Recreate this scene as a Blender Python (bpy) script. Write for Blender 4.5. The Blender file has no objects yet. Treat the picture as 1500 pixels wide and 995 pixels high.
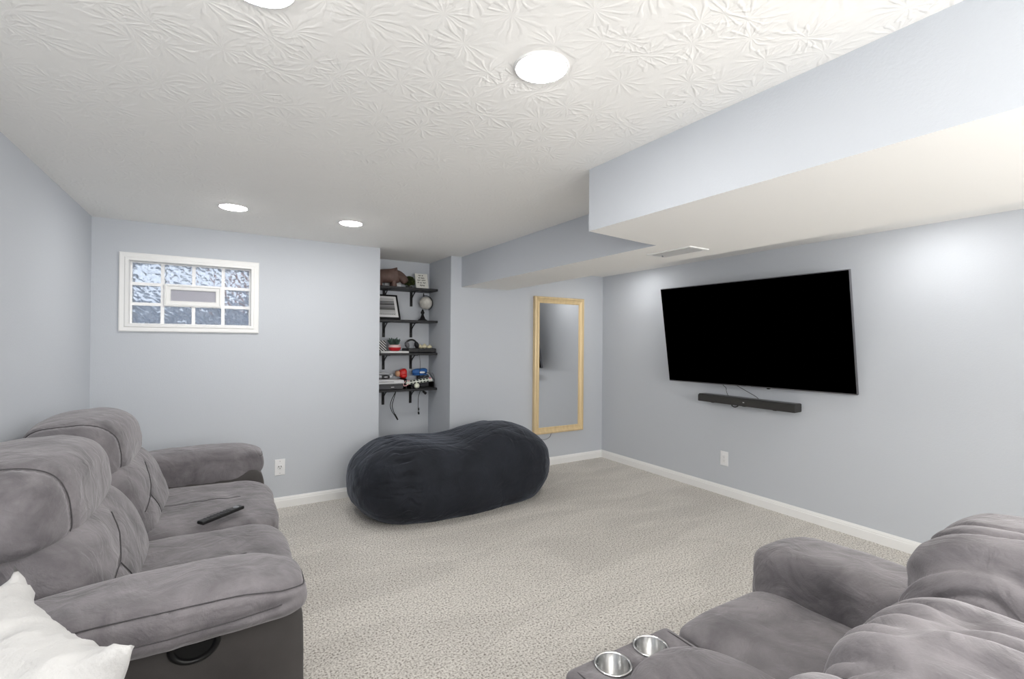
import bpy, bmesh, math, random
import numpy as np
from mathutils import Vector, Matrix, noise
random.seed(4)
S = bpy.context.scene
C = S.collection
PI = math.pi

# ------------------------------------------------------------------ camera
F_PX, YAW, PITCH, ROLL, CAM_H = 693.6, 0.5472, 0.00347, -0.0086, 1.355
R0 = Vector((math.cos(YAW), -math.sin(YAW), 0)); D0 = Vector((math.sin(YAW), math.cos(YAW), 0)); Z0 = Vector((0, 0, 1))
FW = D0*math.cos(PITCH)+Z0*math.sin(PITCH); U0 = -D0*math.sin(PITCH)+Z0*math.cos(PITCH)
RT = R0*math.cos(ROLL)-U0*math.sin(ROLL); UP = R0*math.sin(ROLL)+U0*math.cos(ROLL)
cam_d = bpy.data.cameras.new('camera'); cam = bpy.data.objects.new('camera', cam_d); C.objects.link(cam)
cam_d.sensor_width = 36; cam_d.sensor_fit = 'HORIZONTAL'; cam_d.lens = F_PX/1500*36
cam_d.clip_start = 0.03
M = Matrix.Identity(4)
for i in range(3):
    M[i][0], M[i][1], M[i][2] = RT[i], UP[i], -FW[i]
M[2][3] = CAM_H
cam.matrix_world = M
S.camera = cam

# ------------------------------------------------------------------ world, exposure
W = bpy.data.worlds.new('world'); S.world = W; W.use_nodes = True
bg = W.node_tree.nodes['Background']
bg.inputs[0].default_value = (0.86, 0.91, 1.0, 1); bg.inputs[1].default_value = 1.15
S.view_settings.view_transform = 'Standard'; S.view_settings.look = 'None'
S.view_settings.exposure = 0.40; S.view_settings.gamma = 1.0
LAMP_STRENGTH = 88.0
# unseen fill light added to brighten the ceiling, in place of a bounced flash
fl = bpy.data.lights.new('ceiling_fill', 'AREA'); fl.shape = 'RECTANGLE'; fl.size = 2.6; fl.size_y = 1.6; fl.energy = 100; fl.color = (1, .985, .96)
flo = bpy.data.objects.new('ceiling_fill', fl); C.objects.link(flo); flo.location = (1.2, -1.6, 1.45); flo.rotation_euler = (math.radians(180-37), 0, 0)
S.cycles.max_bounces = 12; S.cycles.diffuse_bounces = 8

# room numbers
XL, XR, YB, YF, ZC = -0.769, 3.82, 4.217, -3.2, 2.175
NX0, NX1, NY = 1.186, 1.872, 4.78          # shelf niche
ZS = 1.881                                  # soffit underside

# ------------------------------------------------------------------ materials
def lin(c):
    return tuple(((v/255)/12.92 if v/255 <= 0.04045 else ((v/255+0.055)/1.055)**2.4) for v in c)+(1,)
def mat(name, rgb, rough=0.6, metal=0.0, spec=0.5, bump=0.0, bscale=50, var=0.0, vscale=8, var_rgb=None,
        sheen=0.0, detail=4, emit=None, estr=0, trans=0, ior=1.45, stretch=None, coat=0):
    m = bpy.data.materials.new(name); m.use_nodes = True
    nt = m.node_tree; b = nt.nodes['Principled BSDF']
    col = lin(rgb) if max(rgb) > 1.001 else tuple(rgb)+(1,)
    b.inputs['Base Color'].default_value = col
    b.inputs['Roughness'].default_value = rough; b.inputs['Metallic'].default_value = metal
    b.inputs['Specular IOR Level'].default_value = spec
    b.inputs['Sheen Weight'].default_value = sheen; b.inputs['Sheen Roughness'].default_value = 0.4
    b.inputs['Transmission Weight'].default_value = trans; b.inputs['IOR'].default_value = ior
    b.inputs['Coat Weight'].default_value = coat
    tc = nt.nodes.new('ShaderNodeTexCoord'); src = tc.outputs['Object']
    if stretch:
        mp = nt.nodes.new('ShaderNodeMapping'); mp.inputs['Scale'].default_value = stretch
        nt.links.new(src, mp.inputs['Vector']); src = mp.outputs['Vector']
    if var > 0:
        n = nt.nodes.new('ShaderNodeTexNoise'); n.inputs['Scale'].default_value = vscale; n.inputs['Detail'].default_value = detail
        nt.links.new(src, n.inputs['Vector'])
        r = nt.nodes.new('ShaderNodeMapRange'); r.inputs['From Min'].default_value = 0.3; r.inputs['From Max'].default_value = 0.7
        nt.links.new(n.outputs['Fac'], r.inputs['Value'])
        mx = nt.nodes.new('ShaderNodeMix'); mx.data_type = 'RGBA'
        c2 = lin(var_rgb) if var_rgb else tuple(min(1, c*(1+var)) for c in col[:3])+(1,)
        c1 = col if var_rgb else tuple(c*(1-var) for c in col[:3])+(1,)
        mx.inputs[6].default_value = c1; mx.inputs[7].default_value = c2
        nt.links.new(r.outputs[0], mx.inputs[0]); nt.links.new(mx.outputs[2], b.inputs['Base Color'])
    if bump > 0:
        n2 = nt.nodes.new('ShaderNodeTexNoise'); n2.inputs['Scale'].default_value = bscale; n2.inputs['Detail'].default_value = 3
        nt.links.new(tc.outputs['Object'], n2.inputs['Vector'])
        bp = nt.nodes.new('ShaderNodeBump'); bp.inputs['Strength'].default_value = 1.0; bp.inputs['Distance'].default_value = bump
        nt.links.new(n2.outputs['Fac'], bp.inputs['Height']); nt.links.new(bp.outputs[0], b.inputs['Normal'])
    if emit:
        b.inputs['Emission Color'].default_value = tuple(emit)+(1,); b.inputs['Emission Strength'].default_value = estr
    return m

M_wall = mat('wall_paint', (197, 201, 207), 0.75, spec=0.25, bump=0.0006, bscale=120)
M_trim = mat('white_trim_paint', (238, 238, 237), 0.4, spec=0.4)
M_black = mat('black_plastic', (16, 16, 17), 0.4)
M_blackmetal = mat('black_iron', (20, 20, 22), 0.5, spec=0.4)
M_shelf = mat('black_stained_wood', (34, 34, 37), 0.5, bump=0.0006, bscale=40)
M_screen = mat('switched_off_screen', (0, 0, 0), 0.6, spec=0.0)
M_silver = mat('brushed_silver', (150, 151, 155), 0.35, metal=0.8)
M_gold = mat('gold_wood_frame', (222, 198, 154), 0.38, metal=0.15, spec=0.5, var=0.08, vscale=30, stretch=(1, 1, 0.1))
M_mirror = mat('mirror_glass', (0.92, 0.93, 0.94), 0.02, metal=1.0)
M_white = mat('white_plastic', (235, 235, 236), 0.4)
M_slot = mat('dark_slot', (60, 58, 56), 0.6)
M_chrome = mat('chrome', (0.78, 0.78, 0.78), 0.16, metal=1.0)
M_seam = mat('seam_thread', (72, 70, 72), 0.9)

def crease(nt, tc, bp, b, dist, sc):
    """shallow irregular creases of worn cloth, as bump under the fine grain"""
    L = nt.links.new
    n = nt.nodes.new('ShaderNodeTexNoise'); n.inputs['Scale'].default_value = sc; n.inputs['Detail'].default_value = 4; n.inputs['Roughness'].default_value = .5; n.inputs['Distortion'].default_value = 1.6
    L(tc.outputs['Object'], n.inputs['Vector'])
    b2 = nt.nodes.new('ShaderNodeBump'); b2.inputs['Distance'].default_value = dist; L(n.outputs['Fac'], b2.inputs['Height']); L(b2.outputs[0], bp.inputs['Normal']); L(bp.outputs[0], b.inputs['Normal'])
def suede():
    m = bpy.data.materials.new('grey_suede'); m.use_nodes = True
    nt = m.node_tree; b = nt.nodes['Principled BSDF']; L = nt.links.new
    tc = nt.nodes.new('ShaderNodeTexCoord')
    n = nt.nodes.new('ShaderNodeTexNoise'); n.inputs['Scale'].default_value = 5.5; n.inputs['Detail'].default_value = 7; n.inputs['Roughness'].default_value = 0.62; n.inputs['Distortion'].default_value = 0.7
    L(tc.outputs['Object'], n.inputs['Vector'])
    r = nt.nodes.new('ShaderNodeValToRGB')
    e = r.color_ramp.elements; e[0].position = 0.33; e[0].color = lin((90, 87, 90)); e[1].position = 0.68; e[1].color = lin((128, 124, 127))
    L(n.outputs['Fac'], r.inputs[0]); L(r.outputs[0], b.inputs['Base Color'])
    b.inputs['Roughness'].default_value = 0.85; b.inputs['Specular IOR Level'].default_value = 0.25
    b.inputs['Sheen Weight'].default_value = 0.35; b.inputs['Sheen Roughness'].default_value = 0.45
    b.inputs['Sheen Tint'].default_value = (0.85, 0.83, 0.85, 1)
    n2 = nt.nodes.new('ShaderNodeTexNoise'); n2.inputs['Scale'].default_value = 260; n2.inputs['Detail'].default_value = 3
    L(tc.outputs['Object'], n2.inputs['Vector'])
    bp = nt.nodes.new('ShaderNodeBump'); bp.inputs['Distance'].default_value = 0.0006; L(n2.outputs['Fac'], bp.inputs['Height'])
    crease(nt, tc, bp, b, 0.010, 9)
    return m
M_suede = suede()
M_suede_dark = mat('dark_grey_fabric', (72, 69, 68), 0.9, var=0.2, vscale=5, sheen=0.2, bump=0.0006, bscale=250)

def bean_mat():
    m = mat('black_microsuede', (33, 36, 43), 0.75, spec=0.3, var=0.32, vscale=5, sheen=0.3, bump=0.0005, bscale=200, detail=6)
    nt = m.node_tree; b = nt.nodes['Principled BSDF']; b.inputs['Sheen Tint'].default_value = (0.55, 0.6, 0.72, 1)
    crease(nt, [q for q in nt.nodes if q.type == 'TEX_COORD'][0], [q for q in nt.nodes if q.type == 'BUMP'][0], b, 0.012, 7)
    return m
M_bean = bean_mat()

def carpet():
    m = bpy.data.materials.new('beige_cut_pile_carpet'); m.use_nodes = True
    nt = m.node_tree; b = nt.nodes['Principled BSDF']; L = nt.links.new
    tc = nt.nodes.new('ShaderNodeTexCoord')
    v = nt.nodes.new('ShaderNodeTexNoise'); v.inputs['Scale'].default_value = 105; v.inputs['Detail'].default_value = 3; v.inputs['Roughness'].default_value = 0.7
    L(tc.outputs['Object'], v.inputs['Vector'])
    r = nt.nodes.new('ShaderNodeValToRGB'); e = r.color_ramp.elements
    e[0].position = 0.36; e[0].color = lin((128, 122, 115)); e[1].position = 0.60; e[1].color = lin((230, 226, 220))
    x = r.color_ramp.elements.new(0.46); x.color = lin((200, 195, 188))
    L(v.outputs['Fac'], r.inputs[0])
    # vacuum and foot marks: pile lying two ways
    mp = nt.nodes.new('ShaderNodeMapping'); mp.inputs['Rotation'].default_value = (0, 0, 0.5); mp.inputs['Scale'].default_value = (0.75, 2.2, 1)
    L(tc.outputs['Object'], mp.inputs['Vector'])
    w = nt.nodes.new('ShaderNodeTexNoise'); w.inputs['Scale'].default_value = 1.3; w.inputs['Detail'].default_value = 5; w.inputs['Roughness'].default_value = 0.55; w.inputs['Distortion'].default_value = 0.9
    L(mp.outputs[0], w.inputs['Vector'])
    mr = nt.nodes.new('ShaderNodeMapRange'); mr.inputs['From Min'].default_value = 0.42; mr.inputs['From Max'].default_value = 0.58; mr.inputs['To Min'].default_value = 0.93; mr.inputs['To Max'].default_value = 1.04
    L(w.outputs['Fac'], mr.inputs['Value'])
    mx = nt.nodes.new('ShaderNodeVectorMath'); mx.operation = 'SCALE'; L(r.outputs[0], mx.inputs[0]); L(mr.outputs[0], mx.inputs['Scale'])
    L(mx.outputs[0], b.inputs['Base Color'])
    b.inputs['Roughness'].default_value = 0.95; b.inputs['Specular IOR Level'].default_value = 0.1
    bp = nt.nodes.new('ShaderNodeBump'); bp.inputs['Distance'].default_value = 0.006; L(v.outputs['Fac'], bp.inputs['Height']); L(bp.outputs[0], b.inputs['Normal'])
    return m
M_carpet = carpet()

def ceiling_mat(textured=True):
    m = mat('ceiling_paint_textured' if textured else 'ceiling_paint_smooth', (245, 244, 241), 0.8, spec=0.15)
    if not textured: return m
    nt = m.node_tree; b = nt.nodes['Principled BSDF']; L = nt.links.new
    def math_(op, a, c=None):
        n = nt.nodes.new('ShaderNodeMath'); n.operation = op
        for i, q in enumerate((a, c)):
            if q is None: continue
            if isinstance(q, (int, float)): n.inputs[i].default_value = q
            else: L(q, n.inputs[i])
        return n.outputs[0]
    tc = nt.nodes.new('ShaderNodeTexCoord')
    nz = nt.nodes.new('ShaderNodeTexNoise'); nz.inputs['Scale'].default_value = 9; nz.inputs['Detail'].default_value = 3
    L(tc.outputs['Object'], nz.inputs['Vector'])
    hs = []
    for k, (sc, off) in enumerate(((5.2, (0, 0, 0)), (6.1, (3.3, 7.1, 0)))):
        mp = nt.nodes.new('ShaderNodeMapping'); mp.inputs['Location'].default_value = off; L(tc.outputs['Object'], mp.inputs['Vector'])
        vo = nt.nodes.new('ShaderNodeTexVoronoi'); vo.voronoi_dimensions = '2D'; vo.inputs['Scale'].default_value = sc
        L(mp.outputs[0], vo.inputs['Vector'])
        sb = nt.nodes.new('ShaderNodeVectorMath'); sb.operation = 'SUBTRACT'; L(mp.outputs[0], sb.inputs[0]); L(vo.outputs['Position'], sb.inputs[1])
        sx = nt.nodes.new('ShaderNodeSeparateXYZ'); L(sb.outputs[0], sx.inputs[0])
        ang = math_('ARCTAN2', sx.outputs[1], sx.outputs[0])
        a2 = math_('ADD', math_('MULTIPLY', ang, 13.0), math_('MULTIPLY', nz.outputs['Fac'], 14.0))
        s = math_('SINE', a2)
        d = math_('MULTIPLY', vo.outputs['Distance'], 3.0)
        fall = math_('MAXIMUM', math_('SUBTRACT', 1.0, math_('ABSOLUTE', math_('SUBTRACT', d, 1.0))), 0.0)
        hs.append(math_('MULTIPLY', math_('MAXIMUM', s, 0.0), fall))
    h = math_('ADD', hs[0], hs[1])
    n3 = nt.nodes.new('ShaderNodeTexNoise'); n3.inputs['Scale'].default_value = 60; L(tc.outputs['Object'], n3.inputs['Vector'])
    h = math_('ADD', h, math_('MULTIPLY', n3.outputs['Fac'], 0.5))
    bp = nt.nodes.new('ShaderNodeBump'); bp.inputs['Distance'].default_value = 0.0010; bp.inputs['Strength'].default_value = 0.8
    L(h, bp.inputs['Height']); L(bp.outputs[0], b.inputs['Normal'])
    return m
M_ceil = ceiling_mat(True); M_soffit_bottom = ceiling_mat(False)

# ------------------------------------------------------------------ object helpers
def finish(name, me, m, parent=None, smooth=False):
    o = bpy.data.objects.new(name, me); C.objects.link(o)
    if m:
        for q in (m if isinstance(m, (list, tuple)) else [m]): me.materials.append(q)
    if smooth:
        me.polygons.foreach_set('use_smooth', [True]*len(me.polygons))
    if parent: o.parent = parent
    return o
def obj(name, bm, m, parent=None, smooth=False):
    me = bpy.data.meshes.new(name); bm.to_mesh(me); bm.free()
    return finish(name, me, m, parent, smooth)
def tag(o, label=None, cat=None, group=None, kind=None):
    for k, v in (('label', label), ('category', cat), ('group', group), ('kind', kind)):
        if v: o[k] = v
    return o
def thing(name, label, cat, loc=(0, 0, 0), rotz=0, group=None):
    o = bpy.data.objects.new(name, None); C.objects.link(o); o.empty_display_size = 0.05
    o.location = loc; o.rotation_euler = (0, 0, rotz)
    return tag(o, label, cat, group)
def box(bm, a, b, bevel=0.0, seg=2, mi=0, mtx=None):
    c = [(a[i]+b[i])/2 for i in range(3)]; s = [abs(b[i]-a[i]) for i in range(3)]
    r = bmesh.ops.create_cube(bm, size=1.0)
    vs = r['verts']
    bmesh.ops.scale(bm, vec=s, verts=vs); bmesh.ops.translate(bm, vec=c, verts=vs)
    fs = set(f for v in vs for f in v.link_faces)
    for f in fs: f.material_index = mi
    if bevel > 0:
        es = list(set(e for v in vs for e in v.link_edges))
        rr = bmesh.ops.bevel(bm, geom=es, offset=bevel, segments=seg, affect='EDGES', profile=0.5)
        vs = list(set(v for f in rr['faces'] for v in f.verts) | set(v for v in vs if v.is_valid))
    if mtx: bmesh.ops.transform(bm, matrix=mtx, verts=vs)
    return vs
def boxobj(name, a, b, m, parent=None, bevel=0.0, seg=2, mtx=None):
    bm = bmesh.new(); box(bm, a, b, bevel, seg, mtx=mtx); return obj(name, bm, m, parent)
def cyl(bm, p0, p1, r0, r1=None, n=24, cap=True):
    p0, p1 = Vector(p0), Vector(p1); d = p1-p0
    q = d.to_track_quat('Z', 'Y').to_matrix().to_4x4(); q.translation = (p0+p1)/2
    bmesh.ops.create_cone(bm, cap_ends=cap, segments=n, radius1=r0, radius2=r0 if r1 is None else r1, depth=d.length, matrix=q)
def lathe(bm, prof, n=32, mtx=None):
    rings = []
    for r, z in prof:
        if r < 1e-6: rings.append([bm.verts.new((0, 0, z))])
        else: rings.append([bm.verts.new((r*math.cos(2*PI*k/n), r*math.sin(2*PI*k/n), z)) for k in range(n)])
    for a, b in zip(rings, rings[1:]):
        for k in range(n):
            k2 = (k+1) % n
            if len(a) == 1 and len(b) == 1: continue
            if len(a) == 1: bm.faces.new((a[0], b[k], b[k2]))
            elif len(b) == 1: bm.faces.new((a[k], b[0], a[k2]))
            else: bm.faces.new((a[k], b[k], b[k2], a[k2]))
    vs = [v for r in rings for v in r]
    if mtx: bmesh.ops.transform(bm, matrix=mtx, verts=vs)
    return vs
def tube(bm, pts, r, n=8, closed=False):
    pts = [Vector(p) for p in pts]; N = len(pts); rings = []
    up = Vector((0.13, 0.21, 0.97)).normalized()
    for i, p in enumerate(pts):
        t = (pts[(i+1) % N]-pts[i-1]) if closed else (pts[min(i+1, N-1)]-pts[max(i-1, 0)])
        t.normalize(); a = t.cross(up)
        if a.length < 0.05: a = t.cross(Vector((1, 0, 0)))
        a.normalize(); b = t.cross(a); rr = r(i/(N-1)) if callable(r) else r
        rings.append([bm.verts.new(p+(a*math.cos(2*PI*k/n)+b*math.sin(2*PI*k/n))*rr) for k in range(n)])
    for i in range(N if closed else N-1):
        a, b = rings[i], rings[(i+1) % N]
        for k in range(n):
            bm.faces.new((a[k], a[(k+1) % n], b[(k+1) % n], b[k]))
    if not closed:
        bm.faces.new(rings[0][::-1]); bm.faces.new(rings[-1])
def tubeobj(name, pts, r, m, parent=None, n=8, closed=False):
    bm = bmesh.new(); tube(bm, pts, r, n, closed); bmesh.ops.recalc_face_normals(bm, faces=bm.faces)
    return obj(name, bm, m, parent, True)
def smooth_path(ctrl, k=8):
    c = [Vector(p) for p in ctrl]; c = [c[0]*2-c[1]]+c+[c[-1]*2-c[-2]]; out = []
    for i in range(1, len(c)-2):
        for j in range(k):
            t = j/k; a, b, d, e = c[i-1], c[i], c[i+1], c[i+2]
            out.append(0.5*((2*b)+(d-a)*t+(2*a-5*b+4*d-e)*t*t+(-a+3*b-3*d+e)*t**3))
    out.append(c[-2]); return out
def prism(bm, poly, z0, z1, mi=0):
    lo = [bm.verts.new((x, y, z0)) for x, y in poly]; hi = [bm.verts.new((x, y, z1)) for x, y in poly]
    n = len(poly); fs = [bm.faces.new(lo[::-1]), bm.faces.new(hi)]
    for i in range(n): fs.append(bm.faces.new((lo[i], lo[(i+1) % n], hi[(i+1) % n], hi[i])))
    return fs
def frame_sweep(bm, w, h, prof):
    """rectangular mitred frame in the XZ plane, centred on the origin; prof = (distance in from the outer edge, height towards -Y)"""
    rings = []
    for sx, sz in ((-1, -1), (1, -1), (1, 1), (-1, 1)):
        rings.append([bm.verts.new((sx*(w/2-u), -d, sz*(h/2-u))) for u, d in prof])
    n = len(prof)
    for i in range(4):
        a, b = rings[i], rings[(i+1) % 4]
        for k in range(n):
            k2 = (k+1) % n
            bm.faces.new((a[k], b[k], b[k2], a[k2]))
    bmesh.ops.recalc_face_normals(bm, faces=bm.faces)

# vectorised value noise
_rng = np.random.RandomState(7); _tab = _rng.rand(4096)*2-1
def vnoise(P):
    I = np.floor(P).astype(np.int64); F = P-I; F = F*F*(3-2*F); out = np.zeros(len(P))
    for dx in (0, 1):
        for dy in (0, 1):
            for dz in (0, 1):
                h = ((I[:, 0]+dx)*73856093 ^ (I[:, 1]+dy)*19349663 ^ (I[:, 2]+dz)*83492791) & 4095
                w = (F[:, 0] if dx else 1-F[:, 0])*(F[:, 1] if dy else 1-F[:, 1])*(F[:, 2] if dz else 1-F[:, 2])
                out += w*_tab[h]
    return out
def fbm(P, o=3):
    s = 0; a = 1.0
    for i in range(o): s = s+a*vnoise(P*2**i+i*17.3); a *= 0.5
    return s
_topo = {}
def cube_topo(n):
    if n in _topo: return _topo[n]
    idx = {}; V = []; Fc = []
    def vid(p):
        k = tuple(int(round(c*n)) for c in p)
        if k not in idx: idx[k] = len(V); V.append([c/n*1.0 for c in k])
        return idx[k]
    for ax in range(3):
        for s in (-1, 1):
            a1, a2 = (ax+1) % 3, (ax+2) % 3
            for i in range(n):
                for j in range(n):
                    q = []
                    for di, dj in ((0, 0), (1, 0), (1, 1), (0, 1)):
                        p = [0, 0, 0]; p[ax] = s; p[a1] = -1+2*(i+di)/n; p[a2] = -1+2*(j+dj)/n
                        q.append(vid(p))
                    Fc.append(q if s > 0 else q[::-1])
    _topo[n] = (np.array(V), Fc); return _topo[n]
def soft(name, c, h, q=4.0, n=28, deform=None, wrinkle=None, seams=(), seam_r=0.0016, groove=0.006, gw=0.014, m=None, parent=None):
    """soft rounded-box cushion: centre c, half sizes h, q = squareness; deform(P in -1..1, X metric) -> X; wrinkle(P, X) -> outward offset"""
    V, Fc = cube_topo(n); c = np.array(c, float); h = np.array(h, float)
    def surf(cv):
        cv = np.asarray(cv, float)
        k = (np.abs(cv)**q).sum(1)**(1/q); P = cv/k[:, None]
        X = P*h; N = np.sign(P)*np.abs(P)**(q-1)/h; N /= np.linalg.norm(N, axis=1)[:, None]+1e-9
        if deform: X = deform(P, X)
        if wrinkle is not None: X = X+N*wrinkle(P, X)[:, None]
        return P, X, N
    cv = V.copy(); cv = np.tan(cv*PI/4*0.9)/math.tan(PI/4*0.9)
    P, X, N = surf(cv)
    lines = []
    for s in seams:
        s = np.array(s, float); pts = []
        if len(s) > 12: lines.append(surf(s)); continue
        for a, b in zip(s, s[1:]):
            for t in np.linspace(0, 1, 24, endpoint=False): pts.append(a+(b-a)*t)
        pts.append(s[-1]); pts = np.array(pts); pts = pts/np.abs(pts).max(1)[:, None]
        lines.append(surf(pts))
    for (p_, x_, n_) in lines:
        step = x_[::2]; d2 = np.full(len(X), 1e9)
        for w in step: d2 = np.minimum(d2, ((X-w)**2).sum(1))
        X = X-N*(groove*np.exp(-d2/gw**2))[:, None]
    me = bpy.data.meshes.new(name); me.from_pydata([tuple(v) for v in X+c], [], Fc); me.update()
    o = finish(name, me, m, parent, True)
    for (p_, x_, n_) in lines:
        pts = x_-n_*(groove*0.45)+c
        tubeobj('seam', [tuple(v) for v in pts], seam_r, M_seam, o, 6)
    return o

# ------------------------------------------------------------------ the room
def struct(o): o['kind'] = 'structure'; return o
T = 0.12
struct(boxobj('floor', (XL-T, YF-T, -0.05), (XR+T, NY+T, 0), M_carpet))
struct(boxobj('ceiling', (XL-T, YF-T, ZC), (XR+T, NY+T, ZC+0.1), M_ceil))
struct(boxobj('wall_left', (XL-T, YF-T, 0), (XL, YB+T, ZC), M_wall))
struct(boxobj('wall_right', (XR, YF-T, 0), (XR+T, NY+T, ZC), M_wall))
struct(boxobj('wall_front', (XL, YF-T, 0), (XR, YF, ZC), M_wall))
# back wall with the window opening and the niche
WX0, WX1, WZ0, WZ1 = -0.572, 0.184, 1.4495, 1.9025
bm = bmesh.new()
TB = 0.22
box(bm, (XL-T, YB, 0), (WX0, YB+TB, ZC)); box(bm, (WX1, YB, 0), (NX0, YB+TB, ZC))
box(bm, (WX0, YB, 0), (WX1, YB+TB, WZ0)); box(bm, (WX0, YB, WZ1), (WX1, YB+TB, ZC))
box(bm, (NX1, YB, 0), (XR, YB+TB, ZC))
box(bm, (NX0-T, YB+TB, 0), (NX0, NY+T, ZC)); box(bm, (NX1, YB+TB, 0), (NX1+T, NY+T, ZC)); box(bm, (NX0, NY, 0), (NX1, NY+T, ZC))
struct(obj('wall_back', bm, M_wall))
# ceiling drop (boxed duct), two widths
def soffit(name, poly):
    bm = bmesh.new(); fs = prism(bm, poly, ZS, ZC+0.01); fs[0].material_index = 1
    bmesh.ops.recalc_face_normals(bm, faces=bm.faces)
    return struct(obj(name, bm, [M_wall, M_soffit_bottom]))
XE = 2.487
soffit('trim_1', [(1.540, YF), (XE, YF), (XE, 1.785), (1.913, 1.785), (1.480, 1.735)])
soffit('trim_2', [(1.955+.043, 1.785), (XE, 1.785), (XE+.02, YB), (1.985, YB)])
struct(boxobj('trim_3', (XE-.0, YF, 2.122), (XR, YB, ZC+0.005), M_soffit_bottom))   # lower ceiling strip between the duct and the television wall
# baseboards
def baseboard(name, p0, p1, nrm):
    prof = [(0, 0), (.013, 0), (.013, .058), (.010, .064), (.010, .070), (.006, .079), (.004, .0855), (0, .0855)]
    p0, p1, nr = Vector(p0), Vector(p1), Vector(nrm); bm = bmesh.new()
    R = [[bm.verts.new(p+nr*u+Vector((0, 0, z))) for u, z in prof] for p in (p0, p1)]
    k = len(prof)
    for i in range(k): bm.faces.new((R[0][i], R[1][i], R[1][(i+1) % k], R[0][(i+1) % k]))
    bm.faces.new(R[0]); bm.faces.new(R[1][::-1]); bmesh.ops.recalc_face_normals(bm, faces=bm.faces)
    return struct(obj(name, bm, M_trim))
baseboard('baseboard_back', (XL, YB, 0), (NX0, YB, 0), (0, -1, 0))
baseboard('baseboard_mirror_wall', (NX1, YB, 0), (XR, YB, 0), (0, -1, 0))
baseboard('baseboard_right', (XR, YF, 0), (XR, YB, 0), (-1, 0, 0))
baseboard('baseboard_left', (XL, YF, 0), (XL, YB, 0), (1, 0, 0))
baseboard('baseboard_niche', (NX0, NY, 0), (NX1, NY, 0), (0, -1, 0))

# ------------------------------------------------------------------ recessed ceiling lights
M_lamp_dim = mat('lit_diffuser_dim', (255, 255, 255), 0.5, emit=(1.0, 0.985, 0.96), estr=LAMP_STRENGTH*.62)
M_lamp = mat('lit_diffuser', (255, 255, 255), 0.5, emit=(1.0, 0.985, 0.96), estr=LAMP_STRENGTH)
def downlight(x, y, z, label, m=None):
    t = thing('recessed_ceiling_light', label, 'ceiling light', (x, y, z), 0, 'recessed ceiling lights')
    bm = bmesh.new(); lathe(bm, [(.074, 0.004), (.074, -.0035), (.077, -.006), (.081, -.005), (.083, 0.0), (.083, 0.004)], 40)
    bmesh.ops.recalc_face_normals(bm, faces=bm.faces); obj('trim_ring', bm, M_trim, t, True)
    bm = bmesh.new(); lathe(bm, [(0, -.013), (.030, -.0125), (.055, -.0105), (.072, -.006), (.0745, -.002), (.0745, 0.0)], 40)
    bmesh.ops.recalc_face_normals(bm, faces=bm.faces); obj('diffuser', bm, m or M_lamp, t, True)
    return t
downlight(.805, 1.165, ZC, 'large round recessed light nearest the stepped ceiling drop, at the top of the picture')
downlight(.060, 1.235, ZC, 'recessed light cut off by the top edge of the picture')
downlight(.045, 3.42, ZC, 'small recessed light above the glass block window')
downlight(.757, 3.43, ZC, 'small recessed light in front of the shelf niche')
downlight(.06, -1.0, ZC, 'added fill light in the ceiling behind the camera, left one')  # unseen downlight, added to fill the room with light
downlight(.80, -1.0, ZC, 'added fill light in the ceiling behind the camera, right one')  # second unseen downlight, added as fill like the left one
downlight(3.42, 3.50, 2.122, 'recessed light hidden by the ceiling drop, in front of the gold mirror', M_lamp_dim)
downlight(3.42, 1.10, 2.122, 'recessed light hidden by the ceiling drop, right of the television', M_lamp_dim)
downlight(3.2, -.9, 2.122, 'added fill light beyond the ceiling drop, outside the picture', M_lamp_dim)  # unseen, added as fill on the television side

# ------------------------------------------------------------------ glass block window
wc = Vector(((WX0+WX1)/2, YB, (WZ0+WZ1)/2)); ww, wh = WX1-WX0, WZ1-WZ0
bm = bmesh.new(); frame_sweep(bm, .856, .553, [(0, 0), (0, .012), (.006, .016), (.030, .014), (.036, .019), (.052, .019), (.056, .012), (.056, -.055), (.050, -.055), (.050, 0)])
fr = struct(obj('window_1', bm, M_trim)); fr.location = (-.194, YB, 1.676)
def glassmat():
    m = mat('wavy_block_glass', (222, 230, 240), 0.28, trans=0.85, ior=1.2)
    nt = m.node_tree; b = nt.nodes['Principled BSDF']; L = nt.links.new
    tc = nt.nodes.new('ShaderNodeTexCoord')
    w = nt.nodes.new('ShaderNodeTexWave'); w.inputs['Scale'].default_value = 9; w.inputs['Distortion'].default_value = 9; w.inputs['Detail'].default_value = 2.5; w.inputs['Detail Scale'].default_value = 1.6; w.bands_direction = 'DIAGONAL'
    L(tc.outputs['Object'], w.inputs['Vector'])
    bp = nt.nodes.new('ShaderNodeBump'); bp.inputs['Distance'].default_value = 0.016; bp.inputs['Strength'].default_value = 1; L(w.outputs['Fac'], bp.inputs['Height']); L(bp.outputs[0], b.inputs['Normal'])
    return m
M_block = glassmat()
M_mortar = mat('white_mortar', (250, 250, 250), 0.8, bump=.0005, bscale=90)
wf = (-.194, YB, 1.676)
def wloc(x, z): return x-wf[0], z-wf[2]
cols = [WX0, -.382, -.194, -.006, WX1]; rows = [WZ0, 1.598, 1.742, WZ1]
bm = bmesh.new(); jt = .011
for i, x in enumerate(cols):
    if i in (0, 4):
        box(bm, (x-wf[0]-(.0 if i == 0 else .016), .052, WZ0-wf[2]), (x-wf[0]+(.016 if i == 0 else 0), .12, WZ1-wf[2]))
    elif i == 2:
        for za, zb in ((rows[0], rows[1]), (rows[2], rows[3])): box(bm, (x-wf[0]-jt, .052, za-wf[2]), (x-wf[0]+jt, .12, zb-wf[2]))
    else: box(bm, (x-wf[0]-jt, .052, WZ0-wf[2]), (x-wf[0]+jt, .12, WZ1-wf[2]))
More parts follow.
